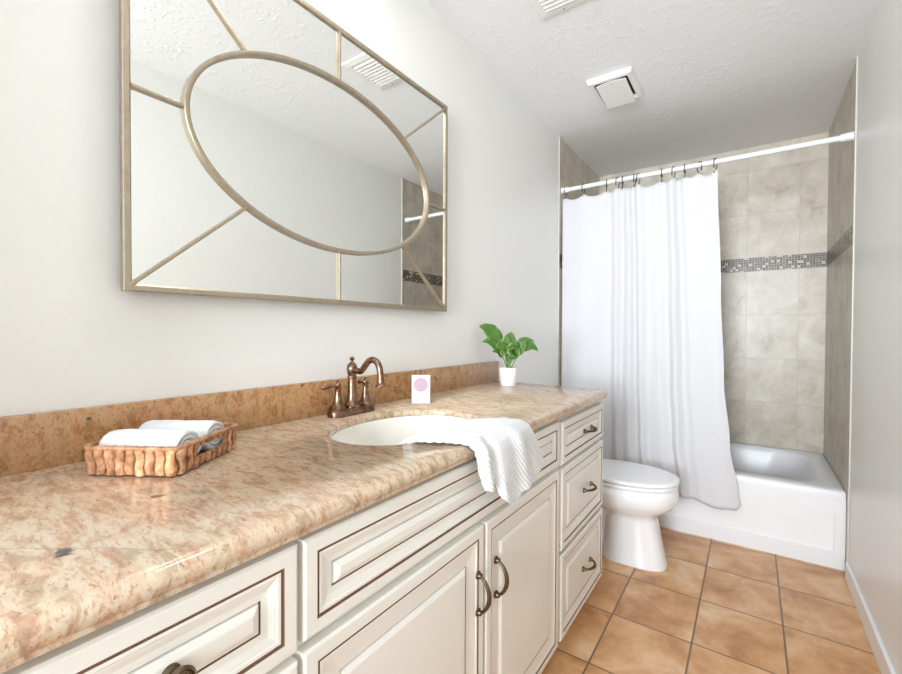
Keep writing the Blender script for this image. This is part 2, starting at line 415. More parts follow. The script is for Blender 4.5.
def carcass(parent, y0, y1, end=False):
    bm = NB(); zt = ZB-0.0005
    box(bm, 0.003, XB, y0, y0+0.018, 0.105, zt); box(bm, 0.003, XB, y1-0.018, y1, 0.105, zt)
    box(bm, 0.003, XB, y0+0.018, y1-0.018, 0.105, 0.123); box(bm, 0.003, 0.015, y0+0.018, y1-0.018, 0.123, zt)
    box(bm, XB-0.02, XB, y0+0.018, y1-0.018, 0.123, 0.145)
    for a, b in ((y0+0.018, y0+0.04), (y1-0.04, y1-0.018)): box(bm, XB-0.02, XB, a, b, 0.145, zt)
    box(bm, XB-0.02, XB, y0+0.04, y1-0.04, 0.845, zt); box(bm, XB-0.02, XB, y0+0.04, y1-0.04, 0.69, 0.735)
    fin('body', bm, M_cab, parent, smooth=False)
    fin('toe_kick', B(0.42, 0.436, y0+0.001, y1-0.001, 0.0, 0.105), M_cab, parent, smooth=False)
    # top moulding strip directly under the stone
    fin('top_rail', B(XB, XB+0.003, y0, y1, 0.872, zt), M_cab, parent)
c1 = thing('drawer_cabinet', 'cream glazed drawer cabinet nearest the camera, with a round brass knob', 'cabinet', (0.27, 0.17, 0))
carcass(c1, -0.02, 0.3385)
for z0, z1 in ((0.717, 0.868), (0.428, 0.704), (0.125, 0.415)):
    d = panel_front(0.0, 0.3345, z0, z1, 0.0225, 0.054, c1, 'drawer')
    bm = NB(); zc_ = (z0+z1)/2; yk = 0.174
    lathe(bm, [(0, XF-0.003), (0.010, XF-0.003), (0.010, XF+0.001), (0.006, XF+0.004), (0.006, XF+0.014), (0.0155, XF+0.018), (0.0165, XF+0.021), (0.014, XF+0.0245), (0.0125, XF+0.0235), (0.0105, XF+0.0255), (0.008, XF+0.0245), (0.006, XF+0.0265), (0, XF+0.0275)], yk, zc_, 28, 'x')
    fin('knob', bm, M_brass, d)
c2 = thing('sink_cabinet', 'wide cream glazed cabinet with two tall doors under the basin', 'cabinet', (0.27, 0.84, 0))
carcass(c2, 0.3395, 1.339)
panel_front(0.3425, 1.325, 0.724, 0.869, 0.0225, 0.054, c2, 'false_drawer_front')
d = panel_front(0.3425, 0.8405, 0.122, 0.708, 0.0235, 0.070, c2, 'door'); pull(0.813, 0.558, True, d)
d = panel_front(0.8505, 1.325, 0.122, 0.708, 0.0235, 0.070, c2, 'door'); pull(0.899, 0.556, True, d)
c3 = thing('drawer_cabinet', 'cream glazed cabinet with three stacked drawers, beside the toilet', 'cabinet', (0.27, 1.59, 0))
carcass(c3, 1.340, 1.846)
for z0, z1 in ((0.718, 0.861), (0.428, 0.704), (0.122, 0.412)):
    d = panel_front(1.350, 1.832, z0, z1, 0.0215, 0.051 if z1 > 0.8 else 0.058, c3, 'drawer'); pull(1.62, (z0+z1)/2, False, d)

# ---------------- mirror ----------------
mr = thing('wall_mirror', 'large rectangular mirror with an inner oval and slim champagne metal bars', 'mirror', (0.02, 0.837, 1.241))
MY0, MY1, MZ0, MZ1, XM = 0.2925, 1.3825, 1.241, 2.0626, 0.038
fin('backing', B(0.001, 0.0300, MY0+0.012, MY1-0.012, MZ0+0.012, MZ1-0.012), M_backing, mr, smooth=False)
fin('mirror_glass', B(0.0301, 0.036, MY0+0.008, MY1-0.008, MZ0+0.008, MZ1-0.008), M_mirror, mr, smooth=False)
fwid = 0.0145
bm = NB(); rr = [(0.010, 0.026), (0.001, 0.026), (0, 0.027), (0, 0.0415), (0.002, 0.043), (fwid-0.003, 0.043), (fwid, 0.041), (fwid, 0.0362)]
L = [[bm.verts.new((x_, y_, z_)) for y_, z_ in ((MY0+i_, MZ0+i_), (MY1-i_, MZ0+i_), (MY1-i_, MZ1-i_), (MY0+i_, MZ1-i_))] for i_, x_ in rr]
for a, b in zip(L, L[1:]):
    for i in range(4): bm.faces.new((a[i], a[(i+1) % 4], b[(i+1) % 4], b[i]))
fin('outer_frame', bm, M_champ, mr, smooth=False)
EY, EZ, EA, EB = 0.832, 1.650, 0.430, 0.2545
bm = NB(); n = 96; rings = []
for d_, x_ in ((0, 0.0362), (0, 0.0455), (-0.002, 0.0475), (-0.009, 0.0475), (-0.012, 0.0455), (-0.012, 0.0362)):
    rings.append([(x_, EY+(EA+d_)*math.cos(2*PI*k/n), EZ+(EB+d_)*math.sin(2*PI*k/n)) for k in range(n)])
loft(bm, rings, False, False); fin('oval_frame', bm, M_champ, mr)
def bar(p, q):
    p, q = Vector((0, *p)), Vector((0, *q)); d_ = (q-p).normalized(); nn = Vector((0, -d_.z, d_.y))*0.0038
    bm = NB()
    rings = []
    for P_ in (p, q): rings.append([Vector((x_, P_.y, P_.z))+nn*s_ for s_, x_ in ((-1, 0.0363), (-1, 0.0425), (-0.6, 0.044), (0.6, 0.044), (1, 0.0425), (1, 0.0363))])
    loft(bm, rings); fin('bar', bm, M_champ, mr, smooth=False)
def ep(a): return (EY+EA*math.cos(a), EZ+EB*math.sin(a))
A_ = 0.835
bar((EY, MZ0+fwid), (EY, EZ-EB)); bar((EY, MZ1-fwid), (EY, EZ+EB))
bar((MY0+fwid, EZ-0.003), (EY-EA, EZ-0.003)); bar((MY1-fwid, EZ-0.003), (EY+EA, EZ-0.003))
for sy, sz, cy_, cz_ in ((-1, -1, MY0, MZ0), (1, -1, MY1, MZ0), (1, 1, MY1, MZ1), (-1, 1, MY0, MZ1)):
    bar((cy_-sy*(fwid-0.003), cz_-sz*(fwid-0.003)), (EY+sy*EA*math.cos(A_), EZ+sz*EB*math.sin(A_)))

# ---------------- tub ----------------
tb = thing('bathtub', 'white enamel alcove bathtub with a recessed apron panel', 'bathtub', (0.72, 3.19, 0))
def rrect(x0, x1, y0, y1, z, r, n=8):
    P = []
    for cx, cy, a0 in ((x1-r, y1-r, 0), (x0+r, y1-r, PI/2), (x0+r, y0+r, PI), (x1-r, y0+r, 1.5*PI)):
        for k in range(n+1):
            a = a0+PI/2*k/n; P.append((cx+r*math.cos(a), cy+r*math.sin(a), z))
    return P
e = 0.0015; tx0, tx1, ty0, ty1, tz = e, W-e, YT, YB-e, 0.385
# front as part of outer loops
R = [rrect(tx0, tx1, ty0+0.004, ty1, 0.0, 0.004), rrect(tx0, tx1, ty0+0.004, ty1, 0.338, 0.004), rrect(tx0, tx1, ty0-0.006, ty1, 0.340, 0.004), rrect(tx0, tx1, ty0-0.006, ty1, tz-0.02, 0.006), rrect(tx0, tx1, ty0-0.003, ty1, tz-0.006, 0.008), rrect(tx0+0.006, tx1-0.006, ty0+0.006, ty1-0.006, tz, 0.012),
     rrect(0.075, W-0.075, YT+0.085, YB-0.055, tz-0.001, 0.17), rrect(0.083, W-0.085, YT+0.094, YB-0.063, tz-0.008, 0.17), rrect(0.092, W-0.10, YT+0.104, YB-0.072, tz-0.03, 0.17),
     rrect(0.11, W-0.17, YT+0.125, YB-0.09, 0.20, 0.16), rrect(0.14, W-0.22, YT+0.15, YB-0.115, 0.10, 0.14), rrect(0.19, W-0.28, YT+0.20, YB-0.165, 0.065, 0.10)]
bm = NB(); loft(bm, R, True, True); fin('shell', bm, M_tub, tb, ang=60)
# apron: skirt plate with recessed centre
bm = NB(); ax0, ax1, az0, az1 = 0.045, 1.402, 0.080, 0.313
def rp(i_, y_, tp=0.0): return [(ax0+i_, y_, az0+i_), (ax1-i_, y_, az0+i_), (ax1-i_, y_, 0.335-tp), (ax0+i_, y_, 0.335-tp)]
loft(bm, [[(tx0, ty0+0.003, 0), (tx1, ty0+0.003, 0), (tx1, ty0+0.003, 0.3395), (tx0, ty0+0.003, 0.3395)], [(tx0, ty0-0.006, 0.0), (tx1, ty0-0.006, 0), (tx1, ty0-0.006, 0.3395), (tx0, ty0-0.006, 0.3395)],
          rp(0, ty0-0.006), rp(0.003, ty0-0.0055, 0.03), rp(0.007, ty0-0.001, 0.10), rp(0.010, ty0, 0.12)], True, True)
fin('apron', bm, M_tub, tb, ang=25)
bm = NB(); lathe(bm, [(0, 0.067), (0.03, 0.067), (0.03, 0.070), (0, 0.071)], 0.26, 3.2); fin('drain', bm, M_chrome, tb)

# ---------------- toilet ----------------
TY = 2.315
tl = thing('toilet', 'white toilet with closed oval lid between vanity and bathtub', 'toilet', (0.4, TY, 0))
def egg(x0, x1, cx, hw, z, n=48, p=2.2):
    P = []
    for k in range(n):
        a = 2*PI*k/n; c, s = math.cos(a), math.sin(a)
        c2 = math.copysign(abs(c)**(2/p), c); s2 = math.copysign(abs(s)**(2/p), s)
        P.append((cx+(x1-cx if c > 0 else cx-x0)*c2, TY+hw*s2, z))
    return P
bm = NB()
loft(bm, [egg(0.410, 0.722, 0.54, 0.102, 0, p=2.9), egg(0.410, 0.723, 0.54, 0.102, 0.010, p=2.9), egg(0.415, 0.716, 0.54, 0.098, 0.026, p=2.9), egg(0.425, 0.697, 0.54, 0.091, 0.12, p=2.9), egg(0.430, 0.676, 0.54, 0.086, 0.22, p=2.8),
          egg(0.42, 0.676, 0.54, 0.090, 0.248, p=2.6), egg(0.36, 0.706, 0.52, 0.128, 0.266, p=2.3), egg(0.30, 0.745, 0.50, 0.163, 0.295), egg(0.26, 0.765, 0.50, 0.178, 0.325), egg(0.24, 0.770, 0.50, 0.182, 0.36), egg(0.24, 0.764, 0.50, 0.180, 0.392), egg(0.245, 0.755, 0.50, 0.172, 0.398)])
# trapway body running back to the wall
def bl(x0, x1, hw, z): return [(x, TY+y, z) for x, y in ((x1, -hw), (x1, hw), (x0, hw), (x0, -hw))]
r = [rrect(0.10, 0.50, TY-0.062, TY+0.062, 0, 0.05), rrect(0.10, 0.50, TY-0.052, TY+0.052, 0.06, 0.05), rrect(0.08, 0.50, TY-0.052, TY+0.052, 0.2, 0.05), rrect(0.03, 0.48, TY-0.12, TY+0.12, 0.30, 0.05), rrect(0.03, 0.40, TY-0.165, TY+0.165, 0.38, 0.05)]
loft(bm, r)
fin('bowl', bm, M_porc, tl, ang=60)
def slab(x0, x1, hw, z0, z1, name, m, cr=0.006, dome=0.0):
    bm = NB(); R = [egg(x0+cr, x1-cr, 0.50, hw-cr, z0), egg(x0, x1, 0.50, hw, z0+cr*0.7), egg(x0, x1, 0.50, hw, z1-cr*0.7), egg(x0+cr*0.6, x1-cr*0.6, 0.50, hw-cr*0.6, z1-cr*0.1)]
    for k_ in (0.9, 0.6, 0.3): R.append([(0.5+(px-0.5)*k_, TY+(py-TY)*k_, z1+dome*(1-k_*k_)) for px, py, pz in egg(x0, x1, 0.50, hw, z1)])
    loft(bm, R); return fin(name, bm, m, tl, ang=50)
slab(0.24, 0.768, 0.182, 0.4005, 0.418, 'seat', M_porc)
slab(0.235, 0.772, 0.184, 0.4215, 0.440, 'lid', M_porc, 0.007, 0.006)
bm = NB(); loft(bm, [rrect(0.03, 0.205, TY-0.20, TY+0.20, 0.382, 0.03), rrect(0.025, 0.21, TY-0.215, TY+0.215, 0.55, 0.03), rrect(0.022, 0.212, TY-0.222, TY+0.222, 0.715, 0.03)]); fin('tank', bm, M_porc, tl, ang=60)
bm = NB(); loft(bm, [rrect(0.018, 0.218, TY-0.23, TY+0.23, 0.716, 0.03), rrect(0.016, 0.220, TY-0.232, TY+0.232, 0.722, 0.03), rrect(0.016, 0.220, TY-0.232, TY+0.232, 0.742, 0.03), rrect(0.022, 0.214, TY-0.226, TY+0.226, 0.75, 0.03)]); fin('tank_lid', bm, M_porc, tl, ang=60)
bm = NB(); lathe(bm, [(0, 0.21), (0.012, 0.21), (0.012, 0.224), (0, 0.226)], TY-0.15, 0.66, 16, 'x'); tube(bm, [(0.222, TY-0.15, 0.66), (0.226, TY-0.12, 0.658), (0.226, TY-0.08, 0.652)], 0.005, 8); fin('flush_lever', bm, M_chrome, tl)

# ---------------- rod, hooks, curtain ----------------
rd = thing('curtain_rod', 'white shower curtain rod spanning wall to wall above the tub', 'curtain rod', (0.72, YR, ZR))
bm = NB(); tube(bm, [(0.004, YR, ZR), (W-0.004, YR, ZR)], 0.0135, 20); fin('rod', bm, M_white, rd)
for x0, s_ in ((0.0005, 1), (W-0.0005, -1)):
    bm = NB(); lathe(bm, [(0, x0), (0.021, x0), (0.020, x0+s_*0.012), (0.0175, x0+s_*0.05), (0.015, x0+s_*0.052), (0, x0+s_*0.052)], YR, ZR, 24, 'x'); fin('end_cap', bm, M_white, rd)
hx = [0.028, 0.148, 0.293, 0.360, 0.389, 0.459, 0.480, 0.608, 0.671, 0.727, 0.797, 0.877]
hz_ = [2.046]*12
YC = 2.747
bm = NB()
P = [(0, 0.013*math.sin(a)*1.35, 0.0175*math.cos(a)) for a in [(-0.5+k/14*1.5)*PI for k in range(15)]]
P = [(0, y_, z_) for x_, y_, z_ in P]
pts = [(0, -0.017, -0.030), (0, -0.018, -0.012)] + [(0, 0.0175*math.sin(-PI/2+PI*k/10), 0.0175*math.cos(-PI/2+PI*k/10)) for k in range(11)] + [(0, 0.012, -0.020), (0, 0.004, -0.040), (0, -0.004, -0.056), (0, -0.012, -0.060), (0, -0.017, -0.052)]
tube(bm, pts, 0.0026, 8)
bmesh.ops.create_uvsphere(bm, u_segments=10, v_segments=6, radius=0.0045, matrix=Matrix.Translation((0, -0.017, -0.030)))
words = ['first', 'second', 'third', 'fourth', 'fifth', 'sixth', 'seventh', 'eighth', 'ninth', 'tenth', 'eleventh', 'twelfth']
proto = None
for i, x_ in enumerate(hx):
    if proto is None: proto = h_ = fin('curtain_hook', bm, M_hook, None)
    else: h_ = proto.copy(); C.objects.link(h_)
    h_.location = (x_, YR, ZR); h_.rotation_euler = (0, 0, random.uniform(-0.5, 0.5) if i not in (10,) else 0.9)
    extra = ', nearest the left wall' if i == 0 else (', at the free edge of the curtain' if i == 11 else ' from the left wall')
    tag(h_, 'dark wire curtain hook over the white rod, %s%s' % (words[i], extra), 'curtain hook', 'curtain hooks on the shower rod')
def lerp(a, b, t_): return a+(b-a)*t_
def smooth(t_): t_ = max(0, min(1, t_)); return t_*t_*(3-2*t_)
def piece(tab, v):
    if v <= tab[0][0]: return tab[0][1]
    for (a, fa), (b, fb) in zip(tab, tab[1:]):
        if v <= b: return lerp(fa, fb, smooth((v-a)/(b-a)))
    return tab[-1][1]
right_edge = [(0.19, 1.018), (0.30, 1.000), (0.55, 0.962), (0.9, 0.932), (1.4, 0.914), (2.05, 0.892)]
# fold depth profile across the curtain: (relative x 0..1, y offset)
fold = [(0.0, 0.0), (0.05, 0.004), (0.14, -0.004), (0.22, 0.006), (0.30, 0.0), (0.345, 0.010), (0.385, -0.018), (0.42, 0.014), (0.46, -0.020), (0.50, 0.016), (0.535, -0.020), (0.58, 0.012), (0.64, -0.010), (0.70, 0.013), (0.735, -0.022), (0.775, 0.018), (0.82, -0.006), (0.88, -0.012), (0.95, 0.002), (1.0, -0.010)]
bm = NB(); NX, NZ = 330, 90; V = []
for j in range(NZ+1):
    row = []
    for i in range(NX+1):
        q = i/NX; xt = lerp(0.008, 0.892, q)
        # top edge sags between the hooks
        k_ = 0
        ds = sorted(abs(xt-h) for h in hx); gap = 0
        for a, b in zip(hx, hx[1:]):
            if a <= xt <= b: gap = (xt-a)*(b-xt)/((b-a)**2)*4*min(1, (b-a)/0.10)
        ztop = 2.052-0.024*gap - (0.012 if xt < 0.02 else 0)
        zbot = piece([(0, 0.22), (0.70, 0.222), (0.76, 0.215), (0.90, 0.192), (0.97, 0.200), (1.0, 0.232)], q)
        z_ = lerp(ztop, zbot, j/NZ)
        re = piece(right_edge, z_)
        x_ = lerp(0.008, re, q) + 0.004*math.sin(q*40+z_*1.3)
        x_ = max(0.006, x_)
        dn = j/NZ
        amp = lerp(0.8, 0.92, dn)
        ys = piece(fold, (q+0.008*math.sin(z_*2.1+q*3)) if 0.03 < q < 0.99 else q)
        ys += 0.004*noise.noise(Vector((x_*9, z_*1.3, 3)))+0.0018*noise.noise(Vector((x_*34, z_*6, 1)))
        hem = -0.003 if (abs(dn-0.985) < 0.004) else 0
        y_ = YC-0.010*smooth((dn-0.6)/0.4)+ys*amp*0.85+hem
        if z_ < 0.5: y_ = min(y_, YT-0.016)
        row.append(bm.verts.new((x_, y_, z_)))
    V.append(row)
for j in range(NZ):
    for i in range(NX): bm.faces.new((V[j][i], V[j][i+1], V[j+1][i+1], V[j+1][i]))
cu = fin('shower_curtain', bm, M_curt, None, ang=80)
md = cu.modifiers.new('thick', 'SOLIDIFY'); md.thickness = 0.0018; md.offset = 0
tag(cu, 'long white cloth shower curtain drawn to the left, hanging outside the tub', 'shower curtain')

# ---------------- ceiling fan and register ----------------
fn = thing('exhaust_fan', 'square white plastic exhaust fan cover on the ceiling', 'exhaust fan', (0.45, 2.335, H))
fx0, fx1, fy0, fy1 = 0.345, 0.560, 2.175, 2.455
bm = NB()
def fr(i_, z_): return [(fx0+i_, fy0+i_, z_), (fx1-i_, fy0+i_, z_), (fx1-i_, fy1-i_, z_), (fx0+i_, fy1-i_, z_)]
loft(bm, [fr(0, H-0.0005), fr(0.0, H-0.012), fr(0.006, H-0.024), fr(0.022, H-0.026), fr(0.026, H-0.022), fr(0.026, H-0.006)], False, False)
bm.faces.new([bm.verts.new(p) for p in fr(0.026, H-0.005)])
for f in bm.faces[-1:]: f.material_index = 1
bm.faces.ensure_lookup_table(); bm.faces[-1].material_index = 1  # inner face coloured dark as the shade inside the fan
fin('housing', bm, [M_plastic, M_dark], fn, smooth=False)
bm = NB(); n = 12; px0, px1, py0, py1 = fx0+0.034, fx1-0.036, fy0+0.034, fy1-0.008
ring0 = [(lerp(px0, px1, k/n), py0+0.016*(1-math.sin(PI*k/n)), H-0.020) for k in range(n+1)] + [(px1, py1, H-0.032), (px0, py1, H-0.032)]
ring1 = [(a, b, c-0.007) for a, b, c in ring0]
loft(bm, [ring0, ring1]); fin('cover_plate', bm, M_plastic, fn, smooth=False)
vt = thing('air_vent', 'white slatted air vent on the ceiling, cut by the top edge', 'vent', (0.49, 1.53, H))
vx0, vx1, vy0, vy1 = 0.330, 0.655, 1.372, 1.642
bm = NB()
def vr(i_, z_): return [(vx0+i_, vy0+i_, z_), (vx1-i_, vy0+i_, z_), (vx1-i_, vy1-i_, z_), (vx0+i_, vy1-i_, z_)]
loft(bm, [vr(0, H-0.0005), vr(0.003, H-0.006), vr(0.030, H-0.010), vr(0.034, H-0.010), vr(0.036, H-0.003)], False, False); fin('frame', bm, M_plastic, vt, smooth=False)
fin('duct_shade', B(vx0+0.033, vx1-0.033, vy0+0.033, vy1-0.033, H-0.003, H-0.0008), M_dark, vt, smooth=False)  # flat dark sheet standing for the shade inside the duct
for k in range(9):
    y_ = vy0+0.048+k*0.0215; bm = NB()
    loft(bm, [[(x_, y_-0.0085, H-0.0045), (x_, y_-0.0080, H-0.0030), (x_, y_+0.0080, H-0.0105), (x_, y_+0.0085, H-0.0120)] for x_ in (vx0+0.034, vx1-0.034)]); fin('slat', bm, M_plastic, vt, smooth=False)
for sx in (vx0+0.10, vx1-0.10):
    bm = NB(); lathe(bm, [(0, H-0.0095), (0.004, H-0.0095), (0.003, H-0.0120), (0, H-0.0122)], sx, vy1-0.018, 12); fin('screw', bm, M_screw, vt)

# ---------------- lamps ----------------
for i, ((lx, ly), pw, colr) in enumerate(LAMPS):
    lt = thing('ceiling_lamp', ['round white glass ceiling lamp above the basin', 'round white glass ceiling lamp near the entrance'][i], 'lamp', (lx, ly, H))
    bm = NB(); lathe(bm, [(0, H-0.0005), (0.12, H-0.0005), (0.12, H-0.018), (0, H-0.018)], lx, ly); fin('base', bm, M_plastic, lt)
    bm = NB(); lathe(bm, [(0, H-0.0185), (0.11, H-0.0185), (0.108, H-0.030), (0.09, H-0.048), (0.05, H-0.058), (0, H-0.06)], lx, ly); fin('lamp_shade', bm, M_glow, lt)
    l = bpy.data.lights.new('bulb', 'AREA'); l.shape = 'DISK'; l.size = 0.17; l.energy = pw; l.color = colr
    try: l.spread = PI
    except Exception: pass
    o = bpy.data.objects.new('bulb', l); C.objects.link(o); o.location = (lx, ly, H-0.065)

# ---------------- faucet ----------------
FX, FY = 0.072, 0.853
fc = thing('faucet', 'antique copper centerset faucet with curved spout behind the basin', 'faucet', (FX, FY, ZC))
z0 = ZC
bm = NB(); n = 10
def stad(hl, r, z):
    P = []
    for k in range(n+1): a = -0+PI*k/n; P.append((FX+r*math.cos(a), FY+hl+r*math.sin(a), z))
    for k in range(n+1): a = PI+PI*k/n; P.append((FX+r*math.cos(a), FY-hl+r*math.sin(a), z))
    return P
loft(bm, [stad(0.058, 0.027, z0+0.0003), stad(0.058, 0.027, z0+0.012), stad(0.058, 0.024, z0+0.018), stad(0.057, 0.022, z0+0.022)]); fin('base_plate', bm, M_bronze, fc, ang=50)
bm = NB(); zz = z0+0.021
lathe(bm, [(0, zz), (0.024, zz), (0.024, zz+0.006), (0.019, zz+0.012), (0.0155, zz+0.022), (0.013, zz+0.040), (0.0122, zz+0.085), (0.0145, zz+0.087), (0.0145, zz+0.092), (0.0125, zz+0.094), (0.015, zz+0.104), (0.0165, zz+0.114), (0.0145, zz+0.124), (0.008, zz+0.131), (0.0045, zz+0.134), (0.0042, zz+0.137), (0.007, zz+0.141), (0.0075, zz+0.144), (0.004, zz+0.149), (0, zz+0.150)], FX, FY); fin('column', bm, M_bronze, fc)
bm = NB(); zc_ = zz+0.112
pp = [(0.008, 0.0), (0.022, -0.004), (0.036, -0.004), (0.048, 0.004), (0.060, 0.018), (0.074, 0.029), (0.090, 0.031), (0.104, 0.024), (0.113, 0.010), (0.117, -0.008), (0.118, -0.024)]
def cr(P, m=5):
    out = []
    P = [Vector(p) for p in P]; Q = [P[0]*2-P[1]]+P+[P[-1]*2-P[-2]]
    for i in range(1, len(Q)-2):
        for k in range(m):
            t_ = k/m; a, b, c, d = Q[i-1:i+3]
            out.append(0.5*((2*b)+(c-a)*t_+(2*a-5*b+4*c-d)*t_*t_+(3*b-a-3*c+d)*t_**3))
    return out+[P[-1]]
pts = cr([(FX+a, FY, zc_+b) for a, b in pp]); tube(bm, pts, 0.0092, 16)
ex, ez = FX+0.118, zc_-0.024
lathe(bm, [(0, ez+0.003), (0.0105, ez+0.003), (0.0105, ez-0.006), (0.0125, ez-0.012), (0.0160, ez-0.016), (0.0160, ez-0.019), (0.011, ez-0.020), (0.010, ez-0.017), (0, ez-0.016)], ex, FY); fin('spout', bm, M_bronze, fc)
for s_ in (-1, 1):
    hy = FY+s_*0.054; bm = NB()
    lathe(bm, [(0, zz-0.001), (0.024, zz-0.001), (0.0245, zz+0.003), (0.021, zz+0.008), (0.0150, zz+0.014), (0.0115, zz+0.026), (0.0085, zz+0.046), (0.0075, zz+0.052), (0.0100, zz+0.054), (0.0100, zz+0.057), (0.0075, zz+0.060), (0.0105, zz+0.066), (0.0100, zz+0.072), (0.0050, zz+0.077), (0.0055, zz+0.080), (0.003, zz+0.084), (0, zz+0.085)], FX, hy)
    h_ = fin('handle', bm, M_bronze, fc)
    bm = NB()
    if s_ < 0: P = [(FX, hy, zz+0.066), (FX-0.004, hy-0.020, zz+0.067), (FX-0.008, hy-0.044, zz+0.065), (FX-0.009, hy-0.052, zz+0.065)]
    else: P = [(FX, hy, zz+0.066), (FX-0.020, hy+0.003, zz+0.067), (FX-0.034, hy+0.006, zz+0.065), (FX-0.040, hy+0.007, zz+0.065)]
    tube(bm, P, [0.0045, 0.0038, 0.0062, 0.003], 12); fin('lever', bm, M_bronze, h_)

# ---------------- soap card box ----------------
cb = thing('soap_box', 'small white box with a pink round print, standing beside the faucet', 'box', (0.127, 1.112, ZC), math.atan2(0.038, 0.052))
fin('carton', B(-0.0315, 0.0315, 0.0, 0.024, 0.0003, 0.096, bev=0.0012), M_card, cb, local=True)
bm = NB(); rings = [[(0.024*math.cos(2*PI*k/40)-0.0005, y_, 0.064+0.024*math.sin(2*PI*k/40)) for k in range(40)] for y_ in (-0.0001, -0.0007)]
loft(bm, rings); fin('printed_disc', bm, M_pink, cb, local=True, smooth=False)['label'] = 'mottled pink and lilac disc'
bm = NB()
for k, (wd) in enumerate((0.040, 0.034, 0.042, 0.026)): box(bm, -wd/2, wd/2, -0.0006, 0.0002, 0.0300-k*0.006, 0.0318-k*0.006)
fin('printed_lines', bm, M_ink, cb, local=True, smooth=False)

# ---------------- plant ----------------
PX, PY = 0.150, 1.712
pl = thing('potted_plant', 'small leafy green plant in a fluted white pot at the counter end', 'potted plant', (PX, PY, ZC))
bm = NB(); n = 72; rings = []
def pr_(r, z): return [(PX+(r+0.0012*math.cos(18*2*PI*k/n))*math.cos(2*PI*k/n), PY+(r+0.0012*math.cos(18*2*PI*k/n))*math.sin(2*PI*k/n), z) for k in range(n)]
loft(bm, [pr_(0.030, z0+0.0004), pr_(0.033, z0+0.004), pr_(0.0375, z0+0.045), pr_(0.0420, z0+0.082), pr_(0.0430, z0+0.085), pr_(0.0405, z0+0.085), pr_(0.038, z0+0.070)])
fin('pot', bm, M_pot, pl, ang=60)
bm = NB(); lathe(bm, [(0, z0+0.0705), (0.037, z0+0.0705), (0.037, z0+0.074), (0, z0+0.076)], PX, PY); fin('soil', bm, M_soil, pl)
RT = Vector((0.82, 0.573, 0)); FD = Vector((-0.573, 0.82, 0)); UP = Vector((0, 0, 1)); base = Vector((PX, PY, z0+0.072))
# (right, up, depth) of the tip, then of the bend, blade width
leaves = [((-0.130, 0.190, 0.00), (-0.050, 0.190, 0.01), 0.064), ((-0.118, 0.122, -0.03), (-0.055, 0.150, -0.02), 0.040), ((-0.075, 0.080, -0.05), (-0.035, 0.105, -0.03), 0.034),
          ((0.128, 0.082, 0.00), (0.075, 0.160, 0.0), 0.042), ((0.115, 0.122, 0.02), (0.050, 0.160, 0.02), 0.040), ((0.022, 0.165, 0.05), (0.0, 0.13, 0.03), 0.050), ((0.000, 0.145, 0.02), (0.015, 0.10, 0.0), 0.055),
          ((-0.060, 0.100, -0.035), (-0.015, 0.135, -0.03), 0.048), ((-0.040, 0.065, -0.075), (-0.010, 0.130, -0.045), 0.046), ((0.020, 0.130, -0.05), (0.012, 0.07, -0.03), 0.056), ((0.045, 0.130, -0.02), (0.025, 0.10, -0.015), 0.050), ((-0.010, 0.150, -0.02), (-0.020, 0.10, -0.01), 0.050), ((0.05, 0.105, 0.06), (0.03, 0.14, 0.03), 0.046), ((-0.055, 0.135, 0.02), (-0.030, 0.13, 0.01), 0.05), ((0.012, 0.095, -0.085), (0.01, 0.11, -0.05), 0.05), ((0.070, 0.115, -0.03), (0.045, 0.11, -0.02), 0.044)]
for k, (tp, md_, wd) in enumerate(leaves):
    wd *= 1.22; tp = tuple(v*1.04 for v in tp)
    f3 = lambda a: base+RT*a[0]+UP*a[1]+FD*a[2]
    a, b, c = base+Vector((0.010*math.cos(k*2.4), 0.010*math.sin(k*2.4), 0)), f3(md_), f3(tp)
    bz = lambda t_: a*(1-t_)**2+b*2*t_*(1-t_)+c*t_*t_
    bm = NB(); uvl = bm.loops.layers.uv.new('UVMap'); rows = []; NR = 14; t0 = 0.36
    for i in range(NR+1):
        t_ = lerp(t0, 1, i/NR); p = bz(t_); dr = (bz(min(1, t_+0.02))-bz(t_-0.02)).normalized()
        side = dr.cross(-FD*0.8+UP*0.6).normalized(); nn = side.cross(dr).normalized()
        s_ = i/NR; hw = wd/2*(math.sin(PI*min(1, s_**0.72))**0.85 if 0 < s_ < 1 else 0.03)
        rows.append([bm.verts.new(p+side*hw*q+nn*(0.22*hw*abs(q)+0.0016*math.sin(s_*26+k)*q*q)) for q in (-1, -0.5, 0, 0.5, 1)])
    for i in range(NR):
        for j in range(4):
            f = bm.faces.new((rows[i][j], rows[i][j+1], rows[i+1][j+1], rows[i+1][j]))
            for lp, (uu, vv) in zip(f.loops, ((j/4, i/NR), ((j+1)/4, i/NR), ((j+1)/4, (i+1)/NR), (j/4, (i+1)/NR))): lp[uvl].uv = (uu, vv)
    lf = fin('leaf', bm, M_leaf, pl, ang=80); m_ = lf.modifiers.new('thick', 'SOLIDIFY'); m_.thickness = 0.0007
    bm = NB(); tube(bm, [bz(t0*1.15*i/6) for i in range(7)], [0.0032-0.0002*i for i in range(7)], 8); fin('stem', bm, M_stem, lf)

